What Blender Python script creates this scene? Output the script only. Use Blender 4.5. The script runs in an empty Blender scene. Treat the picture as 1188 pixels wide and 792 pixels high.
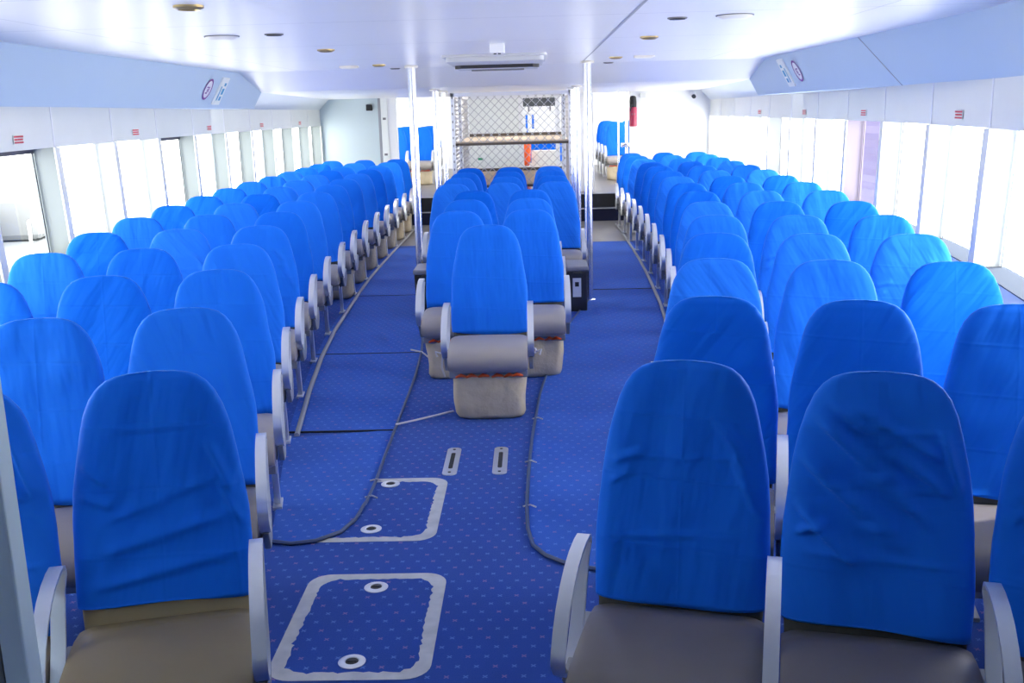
import bpy, bmesh, math, random
from mathutils import Vector, Matrix
random.seed(7)
SC = bpy.context.scene
COL = SC.collection
CX = -0.28                      # centre line of the cabin

# ------------------------------------------------------------------ materials
def new_mat(name):
    m = bpy.data.materials.new(name); m.use_nodes = True
    nt = m.node_tree; b = nt.nodes['Principled BSDF']
    return m, nt, b
def N(nt, kind, **kw):
    n = nt.nodes.new(kind)
    for k, v in kw.items(): setattr(n, k, v)
    return n
def L(nt, a, b): nt.links.new(a, b)
def math_node(nt, op, a, b=None, c=None):
    n = N(nt, 'ShaderNodeMath', operation=op)
    for i, v in enumerate((a, b, c)):
        if v is None: continue
        if isinstance(v, (int, float)): n.inputs[i].default_value = v
        else: L(nt, v, n.inputs[i])
    return n.outputs[0]
def simple(name, col, rough=.5, metal=0., spec=.5, noise=0., nscale=8., bump=0.):
    m, nt, b = new_mat(name)
    b.inputs['Base Color'].default_value = (*col, 1)
    b.inputs['Roughness'].default_value = rough
    b.inputs['Metallic'].default_value = metal
    b.inputs['Specular IOR Level'].default_value = spec
    if noise or bump:
        tc = N(nt, 'ShaderNodeTexCoord'); nz = N(nt, 'ShaderNodeTexNoise')
        nz.inputs['Scale'].default_value = nscale; nz.inputs['Detail'].default_value = 4
        L(nt, tc.outputs['Object'], nz.inputs['Vector'])
        if noise:
            mx = N(nt, 'ShaderNodeMix', data_type='RGBA')
            mx.inputs[6].default_value = (*[c * (1 - noise) for c in col], 1)
            mx.inputs[7].default_value = (*[min(1, c * (1 + noise)) for c in col], 1)
            L(nt, nz.outputs[0], mx.inputs[0]); L(nt, mx.outputs[2], b.inputs['Base Color'])
        if bump:
            bp = N(nt, 'ShaderNodeBump'); bp.inputs['Distance'].default_value = bump
            L(nt, nz.outputs[0], bp.inputs['Height']); L(nt, bp.outputs[0], b.inputs['Normal'])
    return m

def cover_material():
    m, nt, b = new_mat('blue_cover_cloth')
    tc = N(nt, 'ShaderNodeTexCoord'); oi = N(nt, 'ShaderNodeObjectInfo')
    sep = N(nt, 'ShaderNodeSeparateXYZ'); L(nt, tc.outputs['Object'], sep.inputs[0])
    rnd = oi.outputs['Random']
    # slight colour drift from cover to cover
    mx = N(nt, 'ShaderNodeMix', data_type='RGBA')
    mx.inputs[6].default_value = (.005, .130, .71, 1); mx.inputs[7].default_value = (.020, .190, .84, 1)
    L(nt, rnd, mx.inputs[0]); L(nt, mx.outputs[2], b.inputs['Base Color'])
    b.inputs['Roughness'].default_value = .62
    b.inputs['Specular IOR Level'].default_value = .12
    b.inputs['Specular Tint'].default_value = (.25, .75, 1, 1)
    b.inputs['Sheen Weight'].default_value = .25
    b.inputs['Sheen Roughness'].default_value = .35
    b.inputs['Sheen Tint'].default_value = (.25, .75, 1, 1)
    # broad diagonal drape folds
    off = math_node(nt, 'MULTIPLY', rnd, 37.)
    cmb = N(nt, 'ShaderNodeCombineXYZ')
    diag = math_node(nt, 'ADD', sep.outputs[0], math_node(nt, 'MULTIPLY', sep.outputs[2], math_node(nt, 'SUBTRACT', math_node(nt, 'MULTIPLY', rnd, 1.6), .8)))
    L(nt, math_node(nt, 'ADD', math_node(nt, 'MULTIPLY', diag, 7.), off), cmb.inputs[0])
    L(nt, math_node(nt, 'MULTIPLY', sep.outputs[2], 1.9), cmb.inputs[2])
    L(nt, off, cmb.inputs[1])
    nz = N(nt, 'ShaderNodeTexNoise'); nz.inputs['Scale'].default_value = 1.; nz.inputs['Detail'].default_value = 3; nz.inputs['Roughness'].default_value = .45
    L(nt, cmb.outputs[0], nz.inputs['Vector'])
    # fold creases from storage: level lines and one upright line
    def crease(coord, pos, w):
        d = math_node(nt, 'ABSOLUTE', math_node(nt, 'SUBTRACT', coord, pos))
        return math_node(nt, 'SUBTRACT', 1., math_node(nt, 'SMOOTH_MIN', math_node(nt, 'DIVIDE', d, w), 1., .3))
    jit = math_node(nt, 'MULTIPLY', rnd, .05)
    zz = math_node(nt, 'ADD', sep.outputs[2], math_node(nt, 'MULTIPLY', sep.outputs[0], .05))
    zz = math_node(nt, 'ADD', zz, jit)
    c1 = crease(zz, .62, .008); c2 = crease(zz, .80, .008); c3 = crease(zz, .965, .008)
    c4 = crease(math_node(nt, 'ADD', sep.outputs[0], math_node(nt, 'MULTIPLY', jit, .6)), .01, .007)
    cs = math_node(nt, 'ADD', math_node(nt, 'ADD', c1, c2), math_node(nt, 'ADD', c3, math_node(nt, 'MULTIPLY', c4, .7)))
    h = math_node(nt, 'ADD', math_node(nt, 'MULTIPLY', nz.outputs[0], 1.), math_node(nt, 'MULTIPLY', cs, .022))
    bp = N(nt, 'ShaderNodeBump'); bp.inputs['Distance'].default_value = .05; bp.inputs['Strength'].default_value = .8
    L(nt, h, bp.inputs['Height'])
    # weave
    L(nt, bp.outputs[0], b.inputs['Normal'])
    return m

def carpet_material(name, c0, c1):
    m, nt, b = new_mat(name)
    tc = N(nt, 'ShaderNodeTexCoord'); sep = N(nt, 'ShaderNodeSeparateXYZ'); L(nt, tc.outputs['Object'], sep.inputs[0])
    s = .062
    u = math_node(nt, 'DIVIDE', sep.outputs[0], s); v = math_node(nt, 'DIVIDE', sep.outputs[1], s)
    row = math_node(nt, 'FLOOR', v)
    u2 = math_node(nt, 'ADD', u, math_node(nt, 'MULTIPLY', math_node(nt, 'MODULO', row, 2.), .5))
    fu = math_node(nt, 'SUBTRACT', math_node(nt, 'FRACT', u2), .5); fv = math_node(nt, 'SUBTRACT', math_node(nt, 'FRACT', v), .5)
    au = math_node(nt, 'ABSOLUTE', fu); av = math_node(nt, 'ABSOLUTE', fv)
    diag = math_node(nt, 'ABSOLUTE', math_node(nt, 'SUBTRACT', au, av))
    inside = math_node(nt, 'LESS_THAN', math_node(nt, 'MAXIMUM', au, av), .135)
    dot = math_node(nt, 'MULTIPLY', math_node(nt, 'LESS_THAN', diag, .055), inside)
    nz = N(nt, 'ShaderNodeTexNoise'); nz.inputs['Scale'].default_value = 3.; nz.inputs['Detail'].default_value = 8; L(nt, tc.outputs['Object'], nz.inputs['Vector'])
    base = N(nt, 'ShaderNodeMix', data_type='RGBA'); base.inputs[6].default_value = (*c0, 1); base.inputs[7].default_value = (*c1, 1)
    L(nt, nz.outputs[0], base.inputs[0])
    par = math_node(nt, 'MODULO', math_node(nt, 'ADD', math_node(nt, 'FLOOR', u2), row), 3.)
    dc = N(nt, 'ShaderNodeMix', data_type='RGBA'); dc.inputs[6].default_value = (.40, .20, .36, 1); dc.inputs[7].default_value = (.16, .30, .72, 1)
    L(nt, math_node(nt, 'GREATER_THAN', math_node(nt, 'ABSOLUTE', par), .5), dc.inputs[0])
    fin = N(nt, 'ShaderNodeMix', data_type='RGBA')
    L(nt, math_node(nt, 'MULTIPLY', dot, .5), fin.inputs[0]); L(nt, base.outputs[2], fin.inputs[6]); L(nt, dc.outputs[2], fin.inputs[7])
    L(nt, fin.outputs[2], b.inputs['Base Color'])
    b.inputs['Roughness'].default_value = .85; b.inputs['Specular IOR Level'].default_value = .25
    b.inputs['Sheen Weight'].default_value = .15; b.inputs['Sheen Tint'].default_value = (.5, .65, 1, 1)
    n2 = N(nt, 'ShaderNodeTexNoise'); n2.inputs['Scale'].default_value = 420; L(nt, tc.outputs['Object'], n2.inputs['Vector'])
    bp = N(nt, 'ShaderNodeBump'); bp.inputs['Distance'].default_value = .002; L(nt, n2.outputs[0], bp.inputs['Height']); L(nt, bp.outputs[0], b.inputs['Normal'])
    return m

def wood_floor_material():
    m, nt, b = new_mat('grey_plank_vinyl')
    tc = N(nt, 'ShaderNodeTexCoord'); mp = N(nt, 'ShaderNodeMapping'); mp.inputs['Scale'].default_value = (1, 6, 1)
    L(nt, tc.outputs['Object'], mp.inputs[0])
    nz = N(nt, 'ShaderNodeTexNoise'); nz.inputs['Scale'].default_value = 3; nz.inputs['Detail'].default_value = 6; L(nt, mp.outputs[0], nz.inputs['Vector'])
    mx = N(nt, 'ShaderNodeMix', data_type='RGBA'); mx.inputs[6].default_value = (.10, .095, .10, 1); mx.inputs[7].default_value = (.22, .205, .205, 1)
    L(nt, nz.outputs[0], mx.inputs[0]); L(nt, mx.outputs[2], b.inputs['Base Color'])
    b.inputs['Roughness'].default_value = .35
    return m

def glass_material():
    m = bpy.data.materials.new('window_glass'); m.use_nodes = True; nt = m.node_tree; nt.nodes.clear()
    out = N(nt, 'ShaderNodeOutputMaterial'); mix = N(nt, 'ShaderNodeMixShader'); tr = N(nt, 'ShaderNodeBsdfTransparent'); gl = N(nt, 'ShaderNodeBsdfGlossy')
    gl.inputs['Roughness'].default_value = .02; tr.inputs['Color'].default_value = (.97, .985, 1, 1)
    mix.inputs[0].default_value = .06
    L(nt, tr.outputs[0], mix.inputs[1]); L(nt, gl.outputs[0], mix.inputs[2]); L(nt, mix.outputs[0], out.inputs[0])
    return m

def tape_material():
    m, nt, b = new_mat('worn_grey_hatch_tape')
    tc = N(nt, 'ShaderNodeTexCoord'); nz = N(nt, 'ShaderNodeTexNoise'); nz.inputs['Scale'].default_value = 14; nz.inputs['Detail'].default_value = 8
    L(nt, tc.outputs['Object'], nz.inputs['Vector'])
    rp = N(nt, 'ShaderNodeValToRGB'); rp.color_ramp.elements[0].position = .25; rp.color_ramp.elements[0].color = (.36, .38, .42, 1)
    rp.color_ramp.elements[1].position = .7; rp.color_ramp.elements[1].color = (.52, .53, .55, 1)
    L(nt, nz.outputs[0], rp.inputs[0]); L(nt, rp.outputs[0], b.inputs['Base Color'])
    b.inputs['Roughness'].default_value = .5
    return m

M = dict(
    cover=cover_material(),
    cushion=simple('grey_vinyl_cushion', (.185, .165, .158), .42, noise=.08, nscale=5, bump=.003),
    cushion_lit=simple('grey_vinyl_cushion_lit', (.33, .30, .285), .4, noise=.08, nscale=5, bump=.003),  # same grey vinyl; brighter light further aft is put into the colour
    cushion_tan=simple('olive_tan_vinyl_cushion', (.235, .185, .105), .45, noise=.08, nscale=5, bump=.003),
    shell=simple('dark_seat_shell_fabric', (.055, .06, .055), .8, noise=.3, nscale=60),
    shell_tan=simple('tan_seat_shell', (.34, .27, .15), .6),
    alu=simple('brushed_aluminium', (.74, .76, .79), .36, metal=.75, noise=.04, nscale=30),
    bracket=simple('grey_painted_bracket', (.33, .34, .36), .45, metal=.3),
    steel=simple('polished_steel', (.90, .90, .92), .27, metal=1.),
    flange=simple('cream_flange', (.82, .78, .70), .4),
    ceil=simple('glossy_ceiling_panel', (.84, .845, .86), .31, spec=.5, noise=.02, nscale=1.3),
    cove=simple('pale_blue_cove_panel', (.52, .65, .77), .5, noise=.03, nscale=1.),
    cove2=simple('pale_grey_cove_panel', (.74, .80, .83), .5),
    strip=simple('grey_fascia_panel', (.73, .75, .715), .38, noise=.05, nscale=2.5),
    wall=simple('pale_wall_laminate', (.80, .85, .87), .45),
    fin=simple('window_mullion_paint', (.20, .235, .235), .5),  # darker copy of one mullion paint, for the less brightly lit jambs
    fin_lit=simple('sunlit_mullion_paint', (.42, .45, .44), .5),  # same mullion paint, lightened where strong light washes out the jambs
    fin_bounce=simple('mullion_lilac_bounce', (.20, .17, .225), .5),  # same paint with violet light from the container put into the colour
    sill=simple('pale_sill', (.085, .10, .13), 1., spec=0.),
    bulk=simple('pale_bulkhead_laminate', (.58, .68, .70), .7, noise=.02, nscale=1.),
    white=simple('white_paint', (.86, .87, .88), .4),
    offwhite=simple('off_white_panel', (.84, .87, .84), .5),
    black=simple('black_rubber', (.012, .012, .014), .6),
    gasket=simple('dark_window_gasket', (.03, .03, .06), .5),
    navy=simple('navy_riser_carpet', (.006, .009, .04), .9),
    nosing=simple('pale_stair_nosing', (.6, .6, .62), .4, metal=.4),
    tape=tape_material(),
    carpet=carpet_material('blue_patterned_carpet', (.006, .044, .27), (.010, .064, .37)),
    runner=carpet_material('blue_patterned_runner', (.008, .072, .39), (.014, .108, .55)),
    planks=wood_floor_material(),
    binding=simple('dark_blue_binding', (.05, .08, .17), .5),
    seam=simple('ceiling_seam', (.42, .43, .47), .5),
    khaki=simple('khaki_bag_cloth', (.60, .50, .34), .8, noise=.15, nscale=9, bump=.02),
    orange=simple('orange_life_vest_cloth', (.95, .13, .02), .7),
    crate=simple('charcoal_plastic_crate', (.035, .035, .04), .45),
    lid=simple('grey_plastic_lid', (.26, .26, .28), .5),
    rope=simple('pale_cord', (.62, .60, .60), .8),
    wood=simple('plywood_shelf_board', (.56, .45, .33), .6, noise=.1, nscale=20),
    darkwood=simple('shelf_edge_dark', (.10, .08, .06), .6),
    galv=simple('galvanised_wire', (.50, .51, .53), .4, metal=.5),
    alu_post=simple('slotted_post_paint', (.78, .80, .83), .35, metal=.2),
    ac=simple('air_conditioner_plastic', (.60, .605, .62), .5),
    brass=simple('brass_trim', (.62, .46, .20), .3, metal=.8),
    lens=simple('lamp_lens', (.9, .88, .8), .3),
    dark=simple('dark_slot', (.025, .025, .03), .5),
    grille=simple('grey_grille', (.18, .18, .19), .5),
    red=simple('red_sticker_ink', (.72, .06, .09), .5),
    purple=simple('purple_sign_ring', (.20, .02, .28), .5),
    cyan=simple('teal_sign_ink', (.06, .36, .60), .5),
    maroon=simple('dark_red_canister', (.40, .02, .07), .35),
    green=simple('green_sign', (.02, .30, .14), .5),
    screen=simple('switched_off_screen', (.05, .055, .06), .25),
    container=simple('violet_corrugated_steel', (.08, .062, .155), .6, noise=.05, nscale=3),
    boat=simple('white_boat_gelcoat', (.13, .14, .145), .4),
    boatgrey=simple('grey_boat_canvas', (.035, .04, .045), .6),
    post=simple('pale_grey_partition_trim', (.60, .74, .79), .4),
    glass=glass_material(),
)

# ------------------------------------------------------------------ mesh helpers
class MB:
    """collects shapes into one mesh"""
    def __init__(s): s.v = []; s.f = []
    def add(s, vs, fs):
        o = len(s.v); s.v += [tuple(v) for v in vs]; s.f += [tuple(i + o for i in f) for f in fs]; return s
    def box(s, c, size, rz=0.):
        x, y, z = [d / 2 for d in size]; cr, sr = math.cos(rz), math.sin(rz); vs = []
        for dx, dy, dz in ((-x,-y,-z),(x,-y,-z),(x,y,-z),(-x,y,-z),(-x,-y,z),(x,-y,z),(x,y,z),(-x,y,z)):
            vs.append((c[0] + dx*cr - dy*sr, c[1] + dx*sr + dy*cr, c[2] + dz))
        return s.add(vs, [(0,3,2,1),(4,5,6,7),(0,1,5,4),(1,2,6,5),(2,3,7,6),(3,0,4,7)])
    def tube(s, pts, r, n=8, caps=True, closed=False):
        pts = [Vector(p) for p in pts]; k = len(pts); vs = []; fs = []; prev = None
        for i, p in enumerate(pts):
            if closed: t = (pts[(i+1) % k] - pts[i-1]).normalized()
            else: t = (pts[min(i+1, k-1)] - pts[max(i-1, 0)]).normalized()
            if prev is None:
                a = Vector((0,0,1)) if abs(t.z) < .9 else Vector((1,0,0))
                u = t.cross(a).normalized()
            else: u = (prev - t * prev.dot(t)).normalized()
            prev = u; w = t.cross(u); rr = r[i] if isinstance(r, (list, tuple)) else r
            for j in range(n):
                an = 2*math.pi*j/n; vs.append(p + (u*math.cos(an) + w*math.sin(an))*rr)
        m = k if closed else k - 1
        for i in range(m):
            for j in range(n):
                a = i*n + j; b_ = i*n + (j+1) % n; c = ((i+1) % k)*n + (j+1) % n; d = ((i+1) % k)*n + j
                fs.append((a, b_, c, d))
        if caps and not closed: fs.append(tuple(reversed(range(n)))); fs.append(tuple((k-1)*n + j for j in range(n)))
        return s.add(vs, fs)
    def prism(s, poly, axis, a, b):
        """polygon in two axes extruded along a third; axis 'x': poly is (y,z); 'y': (x,z); 'z': (x,y)"""
        def P(p, t): return {'x': (t, p[0], p[1]), 'y': (p[0], t, p[1]), 'z': (p[0], p[1], t)}[axis]
        n = len(poly); vs = [P(p, a) for p in poly] + [P(p, b) for p in poly]
        fs = [tuple(reversed(range(n))), tuple(range(n, 2*n))] + [(i, (i+1) % n, n + (i+1) % n, n + i) for i in range(n)]
        return s.add(vs, fs)
    def lathe(s, prof, c, n=20):
        vs = []; fs = []
        for r, z in prof:
            for j in range(n):
                an = 2*math.pi*j/n; vs.append((c[0] + r*math.cos(an), c[1] + r*math.sin(an), c[2] + z))
        for i in range(len(prof)-1):
            for j in range(n): fs.append((i*n + j, i*n + (j+1) % n, (i+1)*n + (j+1) % n, (i+1)*n + j))
        fs.append(tuple(reversed(range(n)))); fs.append(tuple((len(prof)-1)*n + j for j in range(n)))
        return s.add(vs, fs)
    def ribbon(s, path, x0, x1, th):
        """closed flat bar bent along a closed path of (y,z) points; x0..x1 is its width"""
        n = len(path); P = [Vector(p) for p in path]; inner = []
        for i in range(n):
            t = (P[(i+1) % n] - P[i-1]).normalized(); nrm = Vector((-t.y, t.x)); inner.append(P[i] + nrm*th)
        vs = []
        for i in range(n):
            vs += [(x0, *P[i]), (x1, *P[i]), (x1, *inner[i]), (x0, *inner[i])]
        fs = []
        for i in range(n):
            a = 4*i; b_ = 4*((i+1) % n)
            for j in range(4): fs.append((a + j, b_ + j, b_ + (j+1) % 4, a + (j+1) % 4))
        return s.add(vs, fs)
    def mesh(s, name, mat, smooth=False, bevel=0., seg=2):
        me = bpy.data.meshes.new(name); me.from_pydata([tuple(v) for v in s.v], [], s.f)
        bm = bmesh.new(); bm.from_mesh(me); bmesh.ops.recalc_face_normals(bm, faces=bm.faces)
        if bevel: bmesh.ops.bevel(bm, geom=[e for e in bm.edges if e.is_manifold and e.calc_face_angle(0) > .5], offset=bevel, segments=seg, profile=.5, affect='EDGES')
        bm.to_mesh(me); bm.free(); me.materials.append(mat)
        if smooth:
            me.polygons.foreach_set('use_smooth', [True]*len(me.polygons))
            if smooth != 'all': me.set_sharp_from_angle(angle=math.radians(38))
        return me
    def build(s, name, mat, parent=None, smooth=False, bevel=0., seg=2, loc=None):
        return link(name, s.mesh(name, mat, smooth, bevel, seg), parent, loc)

def link(name, me, parent=None, loc=None):
    o = bpy.data.objects.new(name, me); COL.objects.link(o)
    if parent is not None: o.parent = parent
    if loc is not None: o.location = loc
    return o
def tag(o, label, cat, group=None, kind=None):
    o['label'] = label; o['category'] = cat
    if group: o['group'] = group
    if kind: o['kind'] = kind
    return o
def thing(name, label, cat, loc=(0,0,0), rz=0., group=None):
    o = bpy.data.objects.new(name, None); COL.objects.link(o); o.location = loc; o.rotation_euler = (0, 0, rz); o.empty_display_size = .1
    return tag(o, label, cat, group)
def struct(o): o['kind'] = 'structure'; return o
def copy_tree(o, parent=None):
    c = o.copy(); COL.objects.link(c)
    if parent is not None: c.parent = parent
    for ch in list(o.children): copy_tree(ch, c)
    return c
def lerp(a, b, t): return a + (b - a)*t
def interp(x, xs, ys):
    if x <= xs[0]: return ys[0] + (x - xs[0])*(ys[1]-ys[0])/(xs[1]-xs[0])
    for i in range(len(xs)-1):
        if x <= xs[i+1]: return lerp(ys[i], ys[i+1], (x - xs[i])/(xs[i+1]-xs[i]))
    return ys[-1]

# ------------------------------------------------------------------ plan of the hull
PITCH = .944
ROWY = [2.60 + PITCH*i for i in range(15)]
ARM_L = [-.78,-1.01,-1.18,-1.36,-1.49,-1.60,-1.68,-1.73,-1.78,-1.815,-1.83,-1.84,-1.845,-1.85,-1.85]
ARM_R = [.128,.37,.54,.72,.89,1.00,1.09,1.15,1.19,1.225,1.25,1.265,1.275,1.28,1.28]
ANG_L = [18,16,13,11,9.5,8.5,7,6,5,4.5,4,3.5,3,2.5,2]
ANG_R = [19,16,15,14,14,13,12,11.5,11,10,9,7.5,6,5,4]
FACE = [14,13,11.5,10,7.5,6,5,3.5,2.5,2,1,.5,0,0,0]
_hy = [2.60,3.56,4.42,5.39,6.32,7.28,8.23,9.13,10.09,11.07,12.99,15.74]
_hx = [.50,.73,.90,1.08,1.21,1.32,1.40,1.45,1.50,1.54,1.56,1.57]
def half(Y):
    """half width of the cabin at the window plane"""
    return interp(Y, _hy, _hx) + 1.58 + max(0, min(1, (Y-5)/12))*.06
YF, YB = -1.3, 17.2            # front end (behind the viewer) and bulkhead
ZC, ZL = 2.19, 2.03            # main and lowered ceiling
ZS0, ZS1 = 1.61, 1.87          # fascia strip above the windows
ZSILL = .865
Ys = [YF + (YB - YF)*i/74 for i in range(75)]

def zceil(y): return ZC if y < 10.0 else lerp(ZC, ZL, (y - 10.0)/1.12) if y < 11.12 else ZL
def ruled(name, mat, f0, f1, ys, thick=None):
    mb = MB(); n = len(ys); vs = []
    for y in ys: vs.append(f0(y)); vs.append(f1(y))
    mb.add(vs, [(2*i, 2*i+1, 2*i+3, 2*i+2) for i in range(n-1)])
    o = mb.build(name, mat, smooth=True)
    return struct(o)

for side, sn in ((-1, 'left'), (1, 'right')):
    W = lambda y, s=side: CX + s*half(y)
    ruled('wall_' + sn, M['wall'], lambda y: (W(y), y, 0), lambda y: (W(y), y, ZSILL - .005), Ys)
    fas = ruled('wall_fascia_' + sn, M['strip'], lambda y: (W(y), y, ZS0), lambda y: (W(y), y, ZS1), Ys)
    # head soffit of the window recess, and the sill
    ruled('trim_window_head_' + sn, M['strip'], lambda y: (W(y), y, ZS0), lambda y: (W(y) + side*.16, y, ZS0), Ys)
    sl = MB(); vs = []
    for y in Ys: vs += [(W(y) - side*.015, y, ZSILL), (W(y) + side*.16, y, ZSILL), (W(y) + side*.16, y, ZSILL - .006), (W(y) - side*.015, y, ZSILL - .006)]
    sl.add(vs, [(4*i + j, 4*i + (j+1) % 4, 4*i + 4 + (j+1) % 4, 4*i + 4 + j) for i in range(len(Ys)-1) for j in range(4)])
    struct(sl.build('trim_window_sill_' + sn, M['sill']))
    # valance panel: steep blue board hanging from the ceiling, a soffit behind it, a pale cove aft of the ramp
    def top(y, s=side):
        h = half(y)
        return (CX + s*min(2.5, h - .10), y, zceil(y))
    def bot(y, s=side): return (CX + s*min(2.68, half(y)), y, ZS1 - .008)
    ysA = [y for y in Ys if y < 9.95] + [10.0, 10.3, 10.6, 10.9, 11.12]
    def topA(y, s=side):
        if y <= 10.0: return top(y, s)
        t = (y - 10.0)/1.12; return (CX + s*lerp(2.5, 2.585, t), y, zceil(y))
    ruled('cove_panel_blue_' + sn, M['cove'], bot, topA, ysA)
    ruled('trim_cove_soffit_' + sn, M['cove'], bot, lambda y, s=side: (CX + s*half(y), y, ZS1), ysA)
    ysB = [11.12 + 6.08*i/12 for i in range(13)]
    ruled('cove_panel_pale_' + sn, M['cove2'], lambda y, s=side: (CX + s*half(y), y, ZS1), lambda y, s=side: (CX + s*lerp(2.60, 3.05, (y - 11.12)/6.08), y, ZL), ysB)
    if side > 0:
        a = Vector(top(7.20)); b = Vector(bot(6.82)); off = Vector((-side*.004, 0, -.003))
        mb = MB(); mb.tube([a + off, b + off], .0025, 5); struct(mb.build('trim_cove_joint_' + sn, M['seam']))

# ceiling: main, ramp down, lowered
cm = MB()
def cw(y): return min(2.5, half(y) - .10)
yy = [y for y in Ys if y < 9.95] + [10.0]
vs = []
for y in yy: vs += [(CX - cw(y), y, ZC), (CX + cw(y), y, ZC)]
k = len(yy)
vs += [(CX - 2.6, 11.12, ZL), (CX + 2.6, 11.12, ZL), (CX - 3.06, 17.2, ZL), (CX + 3.06, 17.2, ZL)]
cm.add(vs, [(2*i, 2*i+2, 2*i+3, 2*i+1) for i in range(k + 1)])
struct(cm.build('ceiling', M['ceil']))
sid = 1
def seam(p, q, w=.006, mat='seam'):
    global sid
    mb = MB(); p = Vector(p); q = Vector(q); d = (q - p).normalized(); n = Vector((-d.y, d.x, 0))*w/2; dn = Vector((0,0,-.002))
    mb.add([p - n + dn, p + n + dn, q + n + dn, q - n + dn], [(0,1,2,3)])
    o = struct(mb.build('trim_%d' % sid, M[mat])); sid += 1; return o
for sx in (-.76, .76): seam((CX + sx, YF, ZC), (CX + sx, 9.45, ZC), .012, 'white' if sx < 0 else 'seam')
for sx in (-1.9, 1.9): seam((CX + sx, YF, ZC), (CX + sx, 10.0, ZC), .004)
for sy in (2.5, 3.75, 4.95, 6.55, 8.2, 9.99): seam((CX - cw(sy), sy, ZC), (CX + cw(sy), sy, ZC), .006)
seam((CX - 2.6, 11.125, ZL), (CX + 2.6, 11.125, ZL), .012, 'white')

# floor
fm = MB(); fm.add([(-3.9, YF, 0), (3.4, YF, 0), (3.4, 13.9, 0), (-3.9, 13.9, 0)], [(0,1,2,3)])
struct(fm.build('floor', M['carpet']))
fm = MB(); fm.add([(-3.9, 13.9, 0), (3.4, 13.9, 0), (3.4, YB + .1, 0), (-3.9, YB + .1, 0)], [(0,1,2,3)])
struct(fm.build('floor_planks', M['planks']))
# front end behind the viewer: solid wall, closed to darken the near seats
hw = half(YF)
mb = MB(); mb.box((CX, YF - .05, 1.1), (2*hw, .08, 2.2)); struct(mb.build('wall_front', M['wall']))

# ------------------------------------------------------------------ windows
FINS = [1.74, 2.98, 4.23, 5.48, 6.74, 8.02, 9.20, 10.40, 11.60, 12.75, 13.90, 15.05, 16.20, 17.14]
def rake(y): return .12*max(0, min(1, (13 - y)/7))
wn = 1
for side, sn in ((-1, 'left'), (1, 'right')):
    fins = FINS if side < 0 else FINS[1:]
    for i, y in enumerate(fins):
        r = rake(y); mb = MB(); x0 = CX + side*(half(y) - .012); x1 = CX + side*(half(y) + .15)
        t = .062; zs = (ZSILL, ZS0)
        vs = []
        for z, o in ((ZSILL, r), (ZS0, 0)):
            xo = CX + side*(half(y + o) - .012) - x0
            vs += [(x0 + xo, y - t/2 + o, z), (x0 + xo, y + t/2 + o, z), (x1 + xo, y + t/2 + o, z), (x1 + xo, y - t/2 + o, z)]
        mb.add(vs, [(0,3,2,1),(4,5,6,7),(0,1,5,4),(1,2,6,5),(2,3,7,6),(3,0,4,7)])
        mo = struct(mb.build('trim_mullion_%s_%d' % (sn, i + 1), M[{('left', 5): 'fin_lit', ('left', 6): 'fin_lit', ('right', 5): 'fin_bounce'}.get((sn, i), 'fin' if side < 0 else 'fin_lit')]))  # jamb tone carries the light falling on each mullion
        cp = MB(); vs = []
        for z, o in ((ZSILL, r), (ZS0, 0)):
            xa = CX + side*(half(y + o) - .020); xb = xa + side*.012
            vs += [(xa, y - t/2 - .004 + o, z), (xa, y + t/2 + .004 + o, z), (xb, y + t/2 + .004 + o, z), (xb, y - t/2 - .004 + o, z)]
        cp.add(vs, [(0,3,2,1),(4,5,6,7),(0,1,5,4),(1,2,6,5),(2,3,7,6),(3,0,4,7)]); cp.build('inner_cap', M['strip'], mo)
        # joint line of the fascia panels above each mullion
        mb = MB(); mb.box((CX + side*(half(y) - .002), y, (ZS0 + ZS1)/2), (.005, .016, ZS1 - ZS0)); struct(mb.build('trim_fascia_joint_%s_%d' % (sn, i + 1), M['white']))
        if i < len(fins) - 1:
            y2 = fins[i+1]; r2 = rake(y2)
            def gx(yy_): return CX + side*(half(yy_) + .145)
            g = MB(); g.add([(gx(y + r), y + r, ZSILL), (gx(y2 + r2), y2 + r2, ZSILL), (gx(y2), y2, ZS0), (gx(y), y, ZS0)], [(0,1,2,3)])
            w = struct(bpy.data.objects.new('window_%d' % wn, None)); COL.objects.link(w); wn += 1
            g.build('pane', M['glass'], w)
            # dark rubber against the far jamb and along the head of the glass
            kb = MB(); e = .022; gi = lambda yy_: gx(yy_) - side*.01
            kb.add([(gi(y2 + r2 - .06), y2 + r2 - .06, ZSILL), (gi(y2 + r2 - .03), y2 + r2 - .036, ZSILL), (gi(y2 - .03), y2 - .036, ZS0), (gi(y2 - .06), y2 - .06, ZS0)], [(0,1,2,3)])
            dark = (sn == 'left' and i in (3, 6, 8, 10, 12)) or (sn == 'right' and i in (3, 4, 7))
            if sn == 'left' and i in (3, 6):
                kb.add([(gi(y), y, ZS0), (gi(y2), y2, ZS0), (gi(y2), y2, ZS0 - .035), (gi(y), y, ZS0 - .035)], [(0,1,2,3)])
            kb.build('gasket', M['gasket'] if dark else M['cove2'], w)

for side, sn in ((-1, 'left'), (1, 'right')):  # unseen forward bays, kept windowless to dim the near seats
    ruled('wall_forward_' + sn, M['wall'], lambda y, s_=side: (CX + s_*half(y), y, ZSILL - .03), lambda y, s_=side: (CX + s_*half(y), y, ZS0 + .01), [YF + ((1.76 if side < 0 else 3.0) - YF)*i/16 for i in range(17)])

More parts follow.
